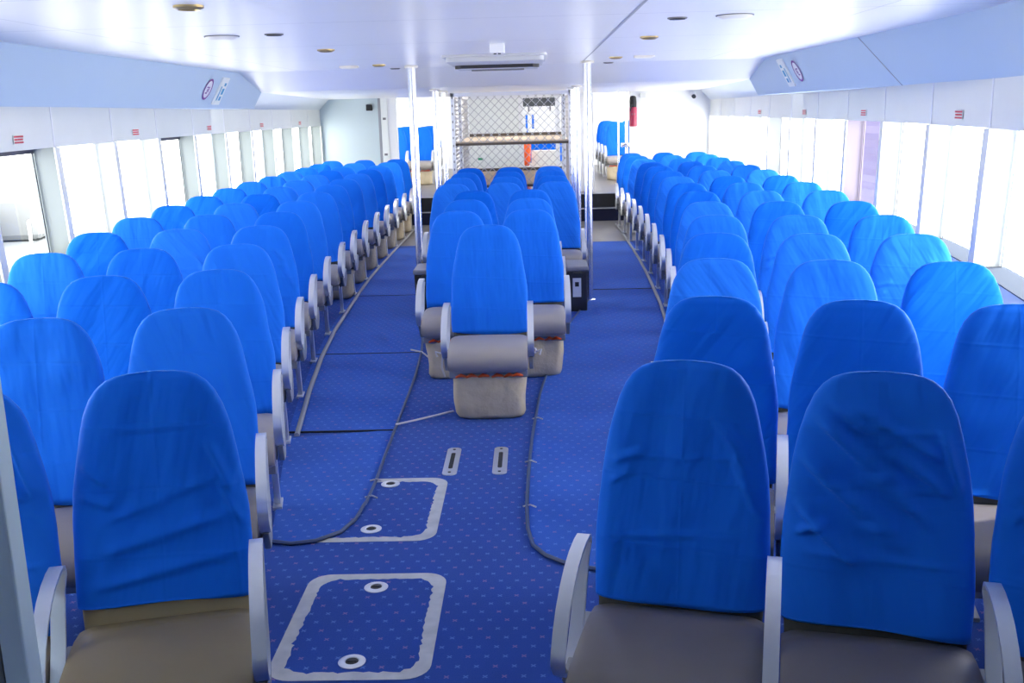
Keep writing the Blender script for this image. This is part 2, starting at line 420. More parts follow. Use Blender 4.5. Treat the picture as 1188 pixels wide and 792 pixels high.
# red notices on the fascia
for side, sn, ysn in ((-1, 'left', (6.1, 8.6, 11.0, 13.3, 15.6)), (1, 'right', (6.1, 8.65, 11.0, 13.3))):
    for i, y in enumerate(ysn):
        th = math.atan2(half(y + .1) - half(y - .1), .2)
        rz = -side*th
        t = thing('red_notice_sticker', 'small sticker of red lines on the %s window fascia, %s from the front' % (sn, ('first','second','third','fourth','fifth')[i]), 'sticker', (CX + side*(half(y) - .006), y, 1.675), rz, 'red stickers above the windows')
        bk = MB(); bk.box((0, 0, 0), (.003, .17, .052)); bk.build('sticker_backing', M['strip'], t)
        ln = MB(); rr = random.Random(i + 5)
        for j, z in enumerate((.017, 0, -.017)):
            ln.box((-side*.003, 0, z), (.002, .155, .0055)) if j != 1 else None
            yq = -.075
            while yq < .07:
                wq = rr.uniform(.006, .018); ln.box((-side*.003, yq + wq/2, z), (.002, wq, .010)); yq += wq + .006
        ln.build('red_print', M['red'], t)

# signs on the coves
def cove_pt(side, y, t, lift=.004):
    x = lerp(2.5, 2.68, t); z = lerp(ZC, ZS1 - .008, t)
    l = math.hypot(.18, .328); nx, nz = -.328/l, -.18/l
    return Vector((CX + side*(x + nx*lift), y, z + nz*lift))
TL = math.hypot(.18, .328)
for side, sn in ((-1, 'left'), (1, 'right')):
    yc, tc_ = (9.28, .50) if side < 0 else (9.12, .46)
    def disc(r, lift, n=32, inner=0.):
        mb = MB(); vs = [cove_pt(side, yc + r*math.cos(2*math.pi*j/n), tc_ + r*math.sin(2*math.pi*j/n)/TL, lift) for j in range(n)]
        if not inner: return mb.add(vs, [tuple(range(n))])
        vs += [cove_pt(side, yc + inner*math.cos(2*math.pi*j/n), tc_ + inner*math.sin(2*math.pi*j/n)/TL, lift) for j in range(n)]
        return mb.add(vs, [(j, (j+1) % n, n + (j+1) % n, n + j) for j in range(n)])
    def patch(dy, ds, w, h, lift, y0=None, t0=None):
        y0 = yc if y0 is None else y0; t0 = tc_ if t0 is None else t0
        return [cove_pt(side, y0 + dy + sy*w/2, t0 + (ds + ss*h/2)/TL, lift) for sy, ss in ((-1,-1),(1,-1),(1,1),(-1,1))]
    sg = disc(.098, .004).build('round_sign', M['white'])
    tag(sg, 'round white sign with purple ring on the %s blue ceiling valance' % sn, 'sign', 'round signs')
    disc(.102, .006, inner=.082).build('purple_ring', M['purple'], sg)
    mk = MB()
    for (dy, ds, w, h) in ((-.02, .035, .05, .012), (.02, .0, .018, .05), (-.02, -.02, .05, .010), (-.01, .01, .02, .03)):
        mk.add(patch(dy, ds, w, h, .007), [(0,1,2,3)])
    mk.build('sign_print', M['purple'], sg)
    y0, t0 = (9.66, .52) if side < 0 else (9.50, .46)
    mb = MB(); c = patch(0, 0, .20, .27, .002, y0, t0) + patch(0, 0, .20, .27, .016, y0, t0)
    mb.add(c, [(0,1,2,3),(4,5,6,7),(0,1,5,4),(1,2,6,5),(2,3,7,6),(3,0,4,7)])
    sg = mb.build('plate_sign', M['offwhite']); tag(sg, 'white oblong sign with small teal pictures on the %s blue ceiling valance' % sn, 'sign', 'oblong signs')
    mk = MB()
    for (dy, ds, w, h) in ((.03, .07, .06, .04), (.03, .0, .07, .06), (.03, -.07, .06, .03), (-.05, .02, .03, .14)): mk.add(patch(dy, ds, w, h, .018, y0, t0), [(0,1,2,3)])
    mk.build('sign_print', M['cyan'], sg)

# ------------------------------------------------------------------ seats
ZT = [(.435,.226),(.50,.229),(.60,.230),(.70,.227),(.78,.219),(.86,.207),(.93,.193),(.985,.178),(1.025,.160),(1.052,.140),(1.070,.117),(1.081,.090),(1.087,.058),(1.0885,.025)]
def half_w(z):
    return interp(z, [a for a, b in ZT], [b for a, b in ZT])
def loft_back(zs, grow, seed, amp, close_bottom=True, nseg=44, folds=()):
    rnd = random.Random(seed); mb = MB(); vs = []; fs = []
    ph = [rnd.uniform(0, 6.28) for _ in range(8)]; sl = rnd.uniform(-.9, .9)
    for z in zs:
        w = half_w(z) + grow
        tz = (z - .435)/.65
        d = interp(z, [.43, .9, 1.03, 1.07, 1.0885], [.050, .042, .032, .020, .004]) + grow
        yc = .05 + (z - .44)*.205 + .012*math.sin(tz*3.1)
        for j in range(nseg):
            a = 2*math.pi*j/nseg; ca, sa = math.cos(a), math.sin(a); e = 2/3.6
            x = w*math.copysign(abs(ca)**e, ca); y = d*math.copysign(abs(sa)**(2/2.6), sa)
            if sa < 0: y += .012*(1 - min(1, abs(x)/max(w, .01))**2)   # slight hollow in the front face
            if amp:
                f = math.sin((x*16 + sl*z*22) + ph[0])*.45 + math.sin(x*27 - sl*z*30 + ph[1])*.3 + math.sin(z*38 + x*9*sl + ph[2])*.3
                y += amp*f*(1 if sa < 0 else .6)*min(1, (1.09 - z)*8)
                x += amp*.45*math.sin(z*24 + ph[3] + (2 if ca > 0 else 0))*math.copysign(1, ca)*abs(ca)*min(1, (1.09 - z)*6)
            if sa < 0.25:
                for (xa, za, xb, zb, wd, am) in folds:
                    dx, dz = xb - xa, zb - za; ll = dx*dx + dz*dz; tt = max(0, min(1, ((x - xa)*dx + (z - za)*dz)/ll))
                    ex, ez = x - xa - dx*tt, z - za - dz*tt; sgn = 1 if dx*ez - dz*ex > 0 else -1
                    dd = math.hypot(ex, ez); fade = min(1, tt*5 + .15, (1 - tt)*5 + .15)
                    y -= am*fade*math.exp(-(dd/(wd*(1. if sgn > 0 else .45)))**2)
            zz = z
            if z == zs[0] and amp: zz = z + .010*math.sin(x*7 + ph[4]) + .02*sl*x/.23
            vs.append((x, yc + y, zz))
    n = len(zs)
    for i in range(n-1):
        for j in range(nseg): fs.append((i*nseg + j, i*nseg + (j+1) % nseg, (i+1)*nseg + (j+1) % nseg, (i+1)*nseg + j))
    fs.append(tuple((n-1)*nseg + j for j in range(nseg)))
    if close_bottom: fs.append(tuple(reversed(range(nseg))))
    return mb.add(vs, fs)
ZROWS = [.452 + .0218*i for i in range(24)] + [.97, .99, 1.008, 1.025, 1.04, 1.052, 1.062, 1.070, 1.0765, 1.082, 1.0855, 1.0875, 1.0885]
COVERS = [loft_back(ZROWS, .006, 40 + s, .0042 if s < 6 else .0075).mesh('backrest_cover', M['cover'], smooth='all') for s in range(8)]  + [None]
FINE = [.452 + .0075*i for i in range(70)] + [.984, .992, 1.0, 1.008, 1.016, 1.025, 1.033, 1.04, 1.047, 1.053, 1.059, 1.065, 1.070, 1.075, 1.079, 1.082, 1.0845, 1.0865, 1.0878, 1.0885]
FOLD_A = [(-.005,.97,.0,.80,.012,.004),(.004,.80,.015,.66,.010,.003),(.10,.93,.17,.80,.016,.006),(.07,.95,.16,.86,.014,.005),(.12,.86,.20,.70,.018,.006),(-.19,.82,-.10,.85,.014,.005),(-.2,.76,-.13,.80,.014,.004),(-.2,.62,.2,.64,.010,.0025),(-.18,.835,.18,.84,.008,.0022)]
FOLD_B = [(-.17,.99,.12,.72,.022,.012),(-.13,1.02,.16,.80,.018,.009),(-.20,.88,.06,.66,.024,.011),(-.08,1.01,.15,.88,.016,.007),(-.21,.76,-.04,.60,.022,.009),(.14,.96,.19,.80,.016,.006),(-.015,1.07,-.01,.47,.007,.003),(-.2,.635,.21,.62,.008,.003),(-.18,.815,.19,.80,.008,.003),(-.16,.955,.17,.945,.007,.0025),(-.2,.68,-.12,.72,.012,.006)]
FOLD_C = [(-.18,.615,.20,.70,.020,.007),(-.20,.53,.21,.595,.020,.007),(-.15,.70,.16,.80,.018,.005),(.13,.90,.20,.74,.016,.007),(.15,.80,.215,.66,.014,.006),(-.20,.86,-.13,.80,.014,.006),(-.21,.78,-.12,.74,.014,.006),(-.16,.945,.14,.935,.008,.003),(.185,.74,.20,.46,.006,.003)]
for k_, seed_, fo_, zmin, boost in ((1, 41, FOLD_A, 0, 2.0), (6, 46, FOLD_B, 0, 3.3), (8, 61, FOLD_C, .468, 1.5)):
    fo_ = [(*q[:5], q[5]*boost) for q in fo_]
    COVERS[k_] = loft_back([z for z in FINE if z > zmin], .006, seed_, .0026, nseg=132, folds=fo_).mesh('backrest_cover', M['cover'], smooth='all')

SHELL = loft_back([.36, .40, .45, .495], -.004, 1, 0).mesh('backrest', M['shell'], smooth=True)
SHELL_T = SHELL.copy(); SHELL_T.materials.clear(); SHELL_T.materials.append(M['shell_tan'])
def cushion_mesh(mat):
    prof = [(.02,.435),(-.06,.452),(-.16,.456),(-.26,.452),(-.345,.442),(-.395,.422),(-.418,.39),(-.420,.355),(-.408,.322),(-.375,.300),(-.30,.296),(-.10,.300),(.02,.315)]
    xs = [-.228,-.226,-.219,-.205,-.18,-.10,0,.10,.18,.205,.219,.226,.228]
    mb = MB(); vs = []; n = len(prof); cy, cz = -.2, .375
    for x in xs:
        e = abs(x)/.228; s = 1 if e < .78 else 1 - .16*(((e - .78)/.22)**2)
        s2 = 1 if e < .78 else 1 - .045*(((e - .78)/.22)**2)
        for y, z in prof: vs.append((x, cy + (y - cy)*s2, cz + (z - cz)*s*(1 + .05*(1 - e*e) if z > .4 else 1)))
    fs = [(i*n + j, i*n + (j+1) % n, (i+1)*n + (j+1) % n, (i+1)*n + j) for i in range(len(xs)-1) for j in range(n)]
    fs += [tuple(range(n)), tuple(reversed(range((len(xs)-1)*n, len(xs)*n)))]
    return mb.add(vs, fs).mesh('seat_cushion', mat, smooth='all')
CUSH = cushion_mesh(M['cushion']); CUSH_T = cushion_mesh(M['cushion_tan']); CUSH_L = cushion_mesh(M['cushion_lit'])
def piping_mesh(mat):
    mb = MB()
    for sx in (-1, 1): mb.tube([(sx*.196, .01, .452), (sx*.196, -.10, .470), (sx*.196, -.26, .468), (sx*.197, -.35, .455), (sx*.198, -.40, .428), (sx*.199, -.422, .385)], .0035, 5)
    return mb.mesh('cushion_piping', mat, smooth=True)
PIPE = piping_mesh(M['cushion']); PIPE_T = piping_mesh(M['cushion_tan'])
def arm_path():
    p = []
    # top rear corner, arc over to the front bend, tuck back to the foot, straight up the rear bar
    for t in range(0, 5): a = math.radians(200 - t*27.5); p.append((.0 + .022 + .022*math.cos(a) - .022, .628 + .022*math.sin(a)))
    arc = [(-.065,.652),(-.125,.646),(-.185,.630),(-.240,.603),(-.290,.566),(-.328,.522),(-.350,.482),(-.356,.458),(-.350,.435),(-.325,.406),(-.265,.366),(-.235,.352),(-.212,.352),(-.190,.362)]
    rear = [(-.145,.405),(-.100,.465),(-.062,.535),(-.034,.59)]
    return [(0.004,.615),(0.004,.630),(-.004,.644),(-.020,.650)] + arc + rear
def arm_mesh(sx):
    p = arm_path(); mb = MB(); mb.ribbon(p, sx*.25 - .018, sx*.25 + .018, .009)
    return mb.mesh('armrest', M['alu'], smooth=True)
ARMS = {s: arm_mesh(s) for s in (-1, 1)}
def bracket_mesh(sx):
    mb = MB(); mb.prism([(-.27,.362),(-.15,.385),(.03,.40),(.03,.31),(-.06,.255),(-.18,.268)], 'x', sx*.25 - .012, sx*.25 + .012)
    return mb.mesh('side_bracket', M['bracket'], bevel=.004)
BRK = {s: bracket_mesh(s) for s in (-1, 1)}
def leg_mesh(sx):
    mb = MB(); x = sx*.205
    mb.prism([(-.10,.30),(-.055,.30),(-.005,.014),(-.05,.014)], 'x', x - .014, x + .014)
    mb.box((x, -.03, .008), (.044, .13, .016))
    return mb.mesh('leg', M['alu'], bevel=.003)
LEGS = {s: leg_mesh(s) for s in (-1, 1)}
def pedestal_mesh(sx):
    mb = MB(); x = sx*.10
    mb.prism([(-.02,.26),(.03,.26),(.13,.014),(.085,.014)], 'x', x - .016, x + .016); mb.box((x, .10, .008), (.06, .14, .016))
    return mb.mesh('leg', M['bracket'], bevel=.003)
PEDS = {s: pedestal_mesh(s) for s in (-1, 1)}
def beam_mesh():
    mb = MB(); mb.box((0, -.10, .275), (.455, .05, .04)); mb.box((0, -.30, .275), (.455, .04, .04)); return mb.mesh('support_beam', M['bracket'], bevel=.004)
BEAM = beam_mesh()
TALL = random.Random(3)
def seat(loc, rz, arms, label, group, cover, tan=False, pedestal=False, front=False):
    t = thing('passenger_seat', label, 'seat', loc, rz, group)
    link('seat_cushion', CUSH_T if tan else CUSH if front else CUSH_L, t)
    link('backrest_cover', COVERS[cover], t); link('backrest', SHELL_T if tan else SHELL, t)
    for s in arms: link('armrest', ARMS[s], t); link('side_bracket', BRK[s], t)
    for s in (-1, 1): link('leg', (PEDS if pedestal else LEGS)[s], t)
    link('support_beam', BEAM, t)
    return t
ORD = ['first','second','third','fourth','fifth','sixth','seventh','eighth','ninth','tenth','eleventh','twelfth','thirteenth','fourteenth','fifteenth']
PLACE = ['beside the aisle', 'in the middle place', 'beside the windows']
COVER_SEAT = {('L',0,0): 8, ('L',0,1): 6, ('R',0,0): 1, ('R',0,1): 6}
rc = random.Random(11)
for blk, arms_x, ang, side in (('L', ARM_L, ANG_L, -1), ('R', ARM_R, ANG_R, 1)):
    bn = 'left' if blk == 'L' else 'right'
    for i in range(15):
        phi = math.radians(ang[i]); fa = math.radians(FACE[i]); rz = fa if side < 0 else -fa
        out = Vector((side*math.cos(phi), -math.sin(phi), 0)); p0 = Vector((arms_x[i], ROWY[i], 0))
        for k in range(3):
            if blk == 'L' and k == 2 and i < 2: continue          # outside the picture
            p = p0 + out*(.25 + .5*k)
            arms = [-side] + ([side] if k == 2 else [])
            lab = 'blue covered seat %s, %s row from the front, %s block' % (PLACE[k], ORD[i], bn)
            if (blk, i, k) == ('L', 0, 0): lab = 'blue covered seat with tan cushion beside the aisle, front row, left block'
            if (blk, i, k) == ('L', 0, 1): lab = 'blue covered seat with tan cushion at the left edge, front row'
            if (blk, i, k) == ('R', 0, 0): lab = 'blue covered seat with grey cushion beside the aisle, front row, right block'
            if (blk, i, k) == ('R', 0, 1): lab = 'blue covered seat with diagonal wrinkles and grey cushion, front row, right block'
            if (blk, i, k) == ('R', 0, 2): lab = 'blue covered seat cut by the right picture edge, front row'
            seat(p, rz, arms, lab, 'blue covered seats of the %s block' % bn, COVER_SEAT.get((blk, i, k), rc.choice((0, 1, 2, 3, 4, 5, 7))), tan=(blk == 'L' and i == 0), pedestal=i < 2, front=i < 2)
CEN = 'blue covered seats of the centre block'
CY = [6.05 + PITCH*i for i in range(8)]
seat((CX, CY[0], 0), 0, (-1, 1), 'single blue covered seat at the front of the centre block', CEN, 2, pedestal=True)
for i in range(1, 4):
    for k, (x, nm) in enumerate(((CX - .25, 'left'), (CX + .25, 'right'))):
        seat((x, CY[i], 0), 0, (-1,) if k == 0 else (-1, 1), 'blue covered %s seat of the %s pair behind the single centre seat' % (nm, ORD[i-1]), CEN, rc.randrange(6), pedestal=True)
for i in range(4, 8):
    for k, nm in enumerate(('left', 'middle', 'right')):
        seat((CX - .5 + .5*k, CY[i], 0), 0, (-1,) if k < 2 else (-1, 1), 'blue covered %s seat of the %s three-seat row in the centre block' % (nm, ORD[i-4]), CEN, rc.randrange(6), pedestal=True)

# metal tracks on the deck along the aisle ends of the rows
for side, xs, bn in ((-1, ARM_L, 'left'), (1, ARM_R, 'right')):
    mb = MB(); n = len(xs); vs = []
    pts = [(xs[i] - side*.005, ROWY[i] + .02) for i in range(3, n)]; n = len(pts)
    for (x, y) in pts:
        vs += [(x - .014, y, .012), (x + .014, y, .012), (x + .014, y, .024), (x + .006, y, .030), (x - .006, y, .030), (x - .014, y, .024)]
    mb.add(vs, [(6*i + j, 6*i + (j+1) % 6, 6*i + 6 + (j+1) % 6, 6*i + 6 + j) for i in range(n-1) for j in range(6)] + [tuple(range(6)), tuple(range(6*n - 6, 6*n))])
    o = mb.build('seat_track', M['bracket']); tag(o, 'metal floor track along the aisle legs of the %s seat block' % bn, 'track', 'seat tracks')

# ------------------------------------------------------------------ life jacket bags
def bag_mesh(seed, w=.40, h=.285, dep=.36):
    r = random.Random(seed); mb = MB(); vs = []; fs = []; nseg = 40
    rows = [(0, .86), (.008, .95), (.03, 1.0), (.09, 1.01), (.16, 1.02), (.22, 1.04), (.26, 1.06), (.285, 1.06)]
    ph = [r.uniform(0, 6.28) for _ in range(4)]
    for z, s in rows:
        z = z*h/.285
        for j in range(nseg):
            a = 2*math.pi*j/nseg; ca, sa = math.cos(a), math.sin(a); e = 2/5
            x = w/2*s*math.copysign(abs(ca)**e, ca); y = dep/2*s*math.copysign(abs(sa)**e, sa)
            f = math.sin(x*40 + ph[0] + z*9)*.008*(z/h)**1.5 + math.sin(x*13 + z*30 + ph[1])*.005
            y += f*(1 if sa < 0 else -1); x += math.sin(z*26 + ph[2] + y*12)*.005
            vs.append((x, y, z + (.012*math.sin(x*24 + ph[3]) if z > h*.9 else 0)))
    n = len(rows)
    fs = [(i*nseg + j, i*nseg + (j+1) % nseg, (i+1)*nseg + (j+1) % nseg, (i+1)*nseg + j) for i in range(n-1) for j in range(nseg)]
    fs += [tuple(reversed(range(nseg))), tuple(range((n-1)*nseg, n*nseg))]
    return mb.add(vs, fs).mesh('bag', M['khaki'], smooth='all')
def vest_mesh():
    mb = MB(); r = random.Random(4)
    for x in (-.16, -.10, -.03, .05, .12, .165):
        mb.tube([(x - .03, -.188, .276 + r.uniform(-.004, .006)), (x, -.196, .288), (x + .035, -.188, .278)], [.006, .011, .006], 6)
    return mb.mesh('life_vest', M['orange'], smooth='all')
BAGS = [bag_mesh(s, w=.42, h=.28) for s in range(3)]; VEST = vest_mesh()
def bag(loc, rz, label, k):
    t = thing('life_jacket_bag', label, 'bag', loc, rz, 'life jacket bags under the seats')
    link('bag_cloth', BAGS[k % 3], t); v = link('life_vest', VEST, t, (0, 0, -.012)); v['label'] = 'orange life vest edge'
bag((CX, CY[0] - .135, 0), 0, 'khaki cloth life jacket bag under the single centre seat', 0)
bag((CX + .25, CY[1] - .13, 0), 0, 'khaki life jacket bag under the right seat of the first pair', 1)
bag((CX - .25, CY[1] - .13, 0), 0, 'khaki life jacket bag under the left seat of the first pair', 2)
bag((CX + .5, CY[4] - .13, 0), 0, 'khaki life jacket bag under the right seat of the first three-seat row', 0)
for i in range(8, 15):
    phi = math.radians(FACE[i]); p = Vector((ARM_L[i], ROWY[i], 0)) + Vector((-math.cos(phi), -math.sin(phi), 0))*.25 + Vector((math.sin(phi), -math.cos(phi), 0))*.13
    bag(p, phi, 'khaki life jacket bag under the aisle seat of the %s row, left block' % ORD[i], i)

# ------------------------------------------------------------------ runners, hatches and slots on the deck
def poly_area(name, poly, z0, th, mat, wave=0., step=.12):
    """flat cloth laid on the deck: outline cut into a fine sheet, gently rippled along its length"""
    bm = bmesh.new(); vs = [bm.verts.new((x, y, z0 + th)) for x, y in poly]; bm.faces.new(vs)
    ymin = min(p[1] for p in poly); ymax = max(p[1] for p in poly)
    y = ymin + step
    while y < ymax - .01:
        bmesh.ops.bisect_plane(bm, geom=bm.verts[:] + bm.edges[:] + bm.faces[:], plane_co=(0, y, 0), plane_no=(0, 1, 0)); y += step
    bmesh.ops.triangulate(bm, faces=[f for f in bm.faces if len(f.verts) > 4])
    if wave:
        for v in bm.verts: v.co.z += wave*(1 + math.sin(v.co.y*2*math.pi/.944 + v.co.x*.6))/2
    r = bmesh.ops.extrude_face_region(bm, geom=bm.faces[:])
    for v in [g for g in r['geom'] if isinstance(g, bmesh.types.BMVert)]: v.co.z = z0
    bmesh.ops.recalc_face_normals(bm, faces=bm.faces)
    me = bpy.data.meshes.new(name); bm.to_mesh(me); bm.free(); me.materials.append(mat)
    return link(name, me)
def edgeL(y): return interp(y, [4.0, 4.72, 5.16, 6.66, 7.58, 9.0, 13.7], [-.81, -.80, -.81, -.83, -.87, -1.02, -1.10])
def edgeR(y): return interp(y, [3.9, 4.37, 4.84, 5.42, 6.25, 7.07, 8.3, 9.6, 13.8], [-.05, -.058, -.05, -.03, .02, .10, .26, .53, .56])
def outL(y): return interp(y, ROWY, [x - .05 for x in ARM_L])
def outR(y): return interp(y, ROWY, [x + .05 for x in ARM_R])
def span(a, b, n): return [a + (b - a)*i/n for i in range(n + 1)]
cornerL = [(-.81, 4.40), (-.82, 4.24), (-.86, 4.10), (-.95, 4.01), (-1.05, 3.985), (-1.20, 4.03)]
cornerR = [(.36, 3.66), (.20, 3.70), (.09, 3.76), (.02, 3.83), (-.03, 3.93), (-.052, 4.10)]
def strip_poly(edge, out, a, b): return [(edge(y), y) for y in span(a, b, 8)] + [(out(y), y) for y in span(b, a, 8)]
pieces = [
    ('left', [(edgeL(y), y) for y in span(5.56, 4.44, 6)] + cornerL + [(outL(y), y) for y in span(4.12, 5.44, 6)], 'blue carpet runner in the left aisle, front piece with a rounded corner'),
    ('left', strip_poly(edgeL, outL, 5.55, 7.48), 'blue carpet runner piece in the left aisle, second from the front'),
    ('left', strip_poly(edgeL, outL, 7.47, 9.98), 'blue carpet runner piece in the left aisle, third from the front'),
    ('left', strip_poly(edgeL, outL, 9.97, 13.58), 'blue carpet runner piece in the left aisle, meeting the grey planks'),
    ('right', cornerR + [(edgeR(y), y) for y in span(4.37, 10.06, 14)] + [(outR(y), y) for y in span(10.06, 3.75, 14)], 'long blue carpet runner in the right aisle with a rounded front corner'),
    ('right', strip_poly(edgeR, outR, 10.05, 13.78), 'blue carpet runner piece in the right aisle, meeting the grey planks'),
]
for i, (sd, poly, lab) in enumerate(pieces):
    o = poly_area('carpet_runner', poly, .0005, .006 + (.0015 if i % 2 else 0), M['runner'], wave=.004 if i in (2, 3, 4, 5) else .002)
    tag(o, lab, 'carpet runner', 'carpet runners in the aisles')
    if i == 0: eb = [(edgeL(y), y) for y in span(5.56, 4.44, 8)] + cornerL
    elif sd == 'left': eb = [(edgeL(y), y) for y in span(poly[8][1], poly[0][1], 8)]
    elif i == 4: eb = cornerR + [(edgeR(y), y) for y in span(4.37, 10.0, 24)]
    else: eb = [(edgeR(y), y) for y in span(10.05, 13.78, 10)]
    mb = MB(); mb.tube([(x, y, .011) for x, y in eb], .0085, 6)
    e = mb.build('edge_binding', M['binding'], o, smooth=True); e['label'] = 'dark corded edge'
    if i in (1, 2, 3, 5):          # raised near edge that shows as a dark joint
        y0 = poly[0][1]; a = (poly[0][0], y0); b = (poly[-1][0], y0); mb = MB(); mb.tube([(a[0], a[1] - .004, .007), (b[0], b[1] - .004, .007)], .006, 6); mb.build('joint_edge', M['black'], o)
    if i in (0, 4):
        for (x, y) in ([(-.79, 4.50), (-.80, 4.72)] if i == 0 else [(-.045, 4.35), (-.04, 4.95), (-.0, 5.7)]):
            mb = MB(); mb.tube([(x - .03, y, .012), (x + .003, y + .008, .017), (x + .03, y - .008, .011)], .004, 5)
            mb.build('lashing', M['rope'], o, smooth=True)

def rounded(x0, x1, y0, y1, r, n=6):
    out = []
    for cx, cy, a0 in ((x1 - r, y1 - r, 0), (x0 + r, y1 - r, 90), (x0 + r, y0 + r, 180), (x1 - r, y0 + r, 270)):
        for i in range(n + 1): a = math.radians(a0 + 90*i/n); out.append((cx + r*math.cos(a), cy + r*math.sin(a)))
    return out
def hatch(x0, x1, y0, y1, rings, lab, seed):
    t = thing('floor_hatch', lab, 'hatch', ((x0 + x1)/2, (y0 + y1)/2, 0), 0, 'floor hatches'); ox, oy = t.location.x, t.location.y
    lidm = MB(); lidm.prism([(x - ox, y - oy) for x, y in rounded(x0 + .03, x1 - .03, y0 + .03, y1 - .03, .05)], 'z', .0005, .0018)
    lid = lidm.build('hatch_lid', M['carpet'], t)
    # keep the carpet pattern running through: the mesh is laid in world metres
    lid.location = (-ox, -oy, 0)
    for v in lid.data.vertices: v.co.x += ox; v.co.y += oy
    rr = random.Random(seed); o = []
    def dense(pl, m):
        q = []
        for i in range(len(pl)):
            a, b = pl[i], pl[(i+1) % len(pl)]; d = math.hypot(a[0]-b[0], a[1]-b[1]); k = max(1, int(d/m))
            for j in range(k): q.append((lerp(a[0], b[0], j/k), lerp(a[1], b[1], j/k)))
        return q
    outer = dense(rounded(x0, x1, y0, y1, .085), .02); n = len(outer); cx, cy = ox, oy; vs = []
    ix0, ix1, iy0, iy1 = x0 + .052, x1 - .052, y0 + .05, y1 - .05
    for (x, y) in outer: vs.append((x - ox, y - oy, .0024))
    for (x, y) in outer:
        qx = lerp(ix0, ix1, (x - x0)/(x1 - x0)); qy = lerp(iy0, iy1, (y - y0)/(y1 - y0))
        j = max(0, rr.gauss(0, .004)); dx, dy = cx - qx, cy - qy; l = math.hypot(dx, dy)
        vs.append((qx - dx/l*j*1.5 + rr.gauss(0, .0015) - ox, qy - dy/l*j*1.5 + rr.gauss(0, .0015) - oy, .0024))
    mb = MB(); mb.add(vs, [(i, (i+1) % n, n + (i+1) % n, n + i) for i in range(n)]); mb.build('hatch_border', M['tape'], t)
    for (rx, ry) in rings:
        mb = MB(); mb.lathe([(.044, .001), (.046, .005), (.038, .008), (.024, .008), (.022, .004)], (rx - ox, ry - oy, 0), 24); g = mb.build('lift_ring', M['alu'], t, smooth=True)
        mb = MB(); mb.lathe([(.0215, .004), (.0215, .0065)], (rx - ox, ry - oy, 0), 18); mb.box((rx - ox, ry - oy, .008), (.03, .008, .003)); mb.build('ring_well', M['dark'], g)
hatch(-.90, -.365, 2.93, 3.70, ((-.63, 3.58), (-.63, 3.04)), 'floor hatch nearest the viewer, worn grey border with two lifting rings', 1)
hatch(-1.05, -.445, 4.01, 4.77, ((-.725, 4.69), (-.735, 4.14)), 'floor hatch half covered by the left carpet runner, grey border, two rings', 2)
for x, nm in ((-.448, 'left'), (-.197, 'right')):
    t = thing('floor_slot', 'grey metal slot plate set in the blue deck, %s one of two' % nm, 'floor fitting', (x, 5.01, 0), 0, 'floor slot plates')
    mb = MB(); mb.prism(rounded(-.037, .037, -.21, .21, .03), 'z', 0, .006); mb.build('slot_plate', M['alu'], t, bevel=.002)
    mb = MB(); mb.prism(rounded(-.011, .011, -.12, .12, .01), 'z', .005, .0068); mb.build('slot_opening', M['black'], t)
    for yy_ in (-.175, .175):
        mb = MB(); mb.lathe([(.008, .0055), (.008, .0078)], (0, yy_, 0), 10); mb.build('screw', M['dark'], t)

# cords from the runner edge to the centre seat
mb = MB(); mb.tube([(-.82, 5.62, .018), (-.72, 5.70, .016), (-.60, 5.78, .02), (-.50, 5.83, .03)], .006, 6); tag(mb.build('tie_cord', M['rope'], smooth=True), 'thin pale cord from the left runner edge to the khaki bag', 'cord')
mb = MB(); mb.tube([(-.95, 7.52, .018), (-.86, 7.45, .016), (-.72, 7.10, .012), (-.66, 6.75, .012)], .006, 6); tag(mb.build('tie_cord', M['rope'], smooth=True), 'short pale cord tied at the left runner edge beside the first seat pair', 'cord')
# cords knotted round the arms of the single seat
for s, nm in ((-1, 'left'), (1, 'right')):
    mb = MB(); x = CX + s*.25; y = CY[0] - .205
    mb.tube([(x + .03*math.cos(a), y + .035*math.sin(a), .385 + .008*math.sin(2*a)) for a in [i*math.pi/6 for i in range(12)]], .006, 6, closed=True)
    mb.tube([(x + s*.03, y - .02, .385), (x + s*.06, y - .04, .40), (x + s*.05, y - .045, .37)], .006, 6)
    if s < 0: mb.tube([(x - .02, y - .04, .38), (x - .025, y - .05, .31), (x - .01, y - .05, .25)], .006, 6)
    tag(mb.build('knotted_cord', M['rope'], smooth=True), 'pale cord knotted round the %s armrest of the single centre seat' % nm, 'cord')

# crates beside the centre rows
for x0, x1, nm in ((.285, .475, 'right'), (-1.075, -.85, 'left')):
    t = thing('storage_crate', 'charcoal plastic crate with grey lid on the %s of the third centre pair' % nm, 'crate', ((x0 + x1)/2, 9.16, 0), 0, 'storage crates'); w = x1 - x0
    mb = MB(); h = .365
    a, b = w/2*.90, w/2*.97
    mb.add([(-a, -.19, 0), (a, -.19, 0), (a, .19, 0), (-a, .19, 0), (-b, -.205, h), (b, -.205, h), (b, .205, h), (-b, .205, h)], [(0,3,2,1),(4,5,6,7),(0,1,5,4),(1,2,6,5),(2,3,7,6),(3,0,4,7)])
    mb.build('crate_body', M['crate'], t, bevel=.012)
    mb = MB(); mb.box((0, 0, .388), (w + .01, .43, .045)); mb.build('crate_lid', M['lid'], t, bevel=.012)
    mb = MB(); mb.box((0, -.215, .35), (w*.4, .03, .018)); mb.build('crate_handle', M['crate'], t, bevel=.005)
    if nm == 'right':
        mb = MB(); mb.box((-.005, -.203, .22), (.075, .006, .17)); lb = mb.build('crate_label', M['white'], t)
        mb = MB(); mb.box((-.005, -.208, .25), (.035, .006, .04)); mb.build('label_mark', M['black'], lb)

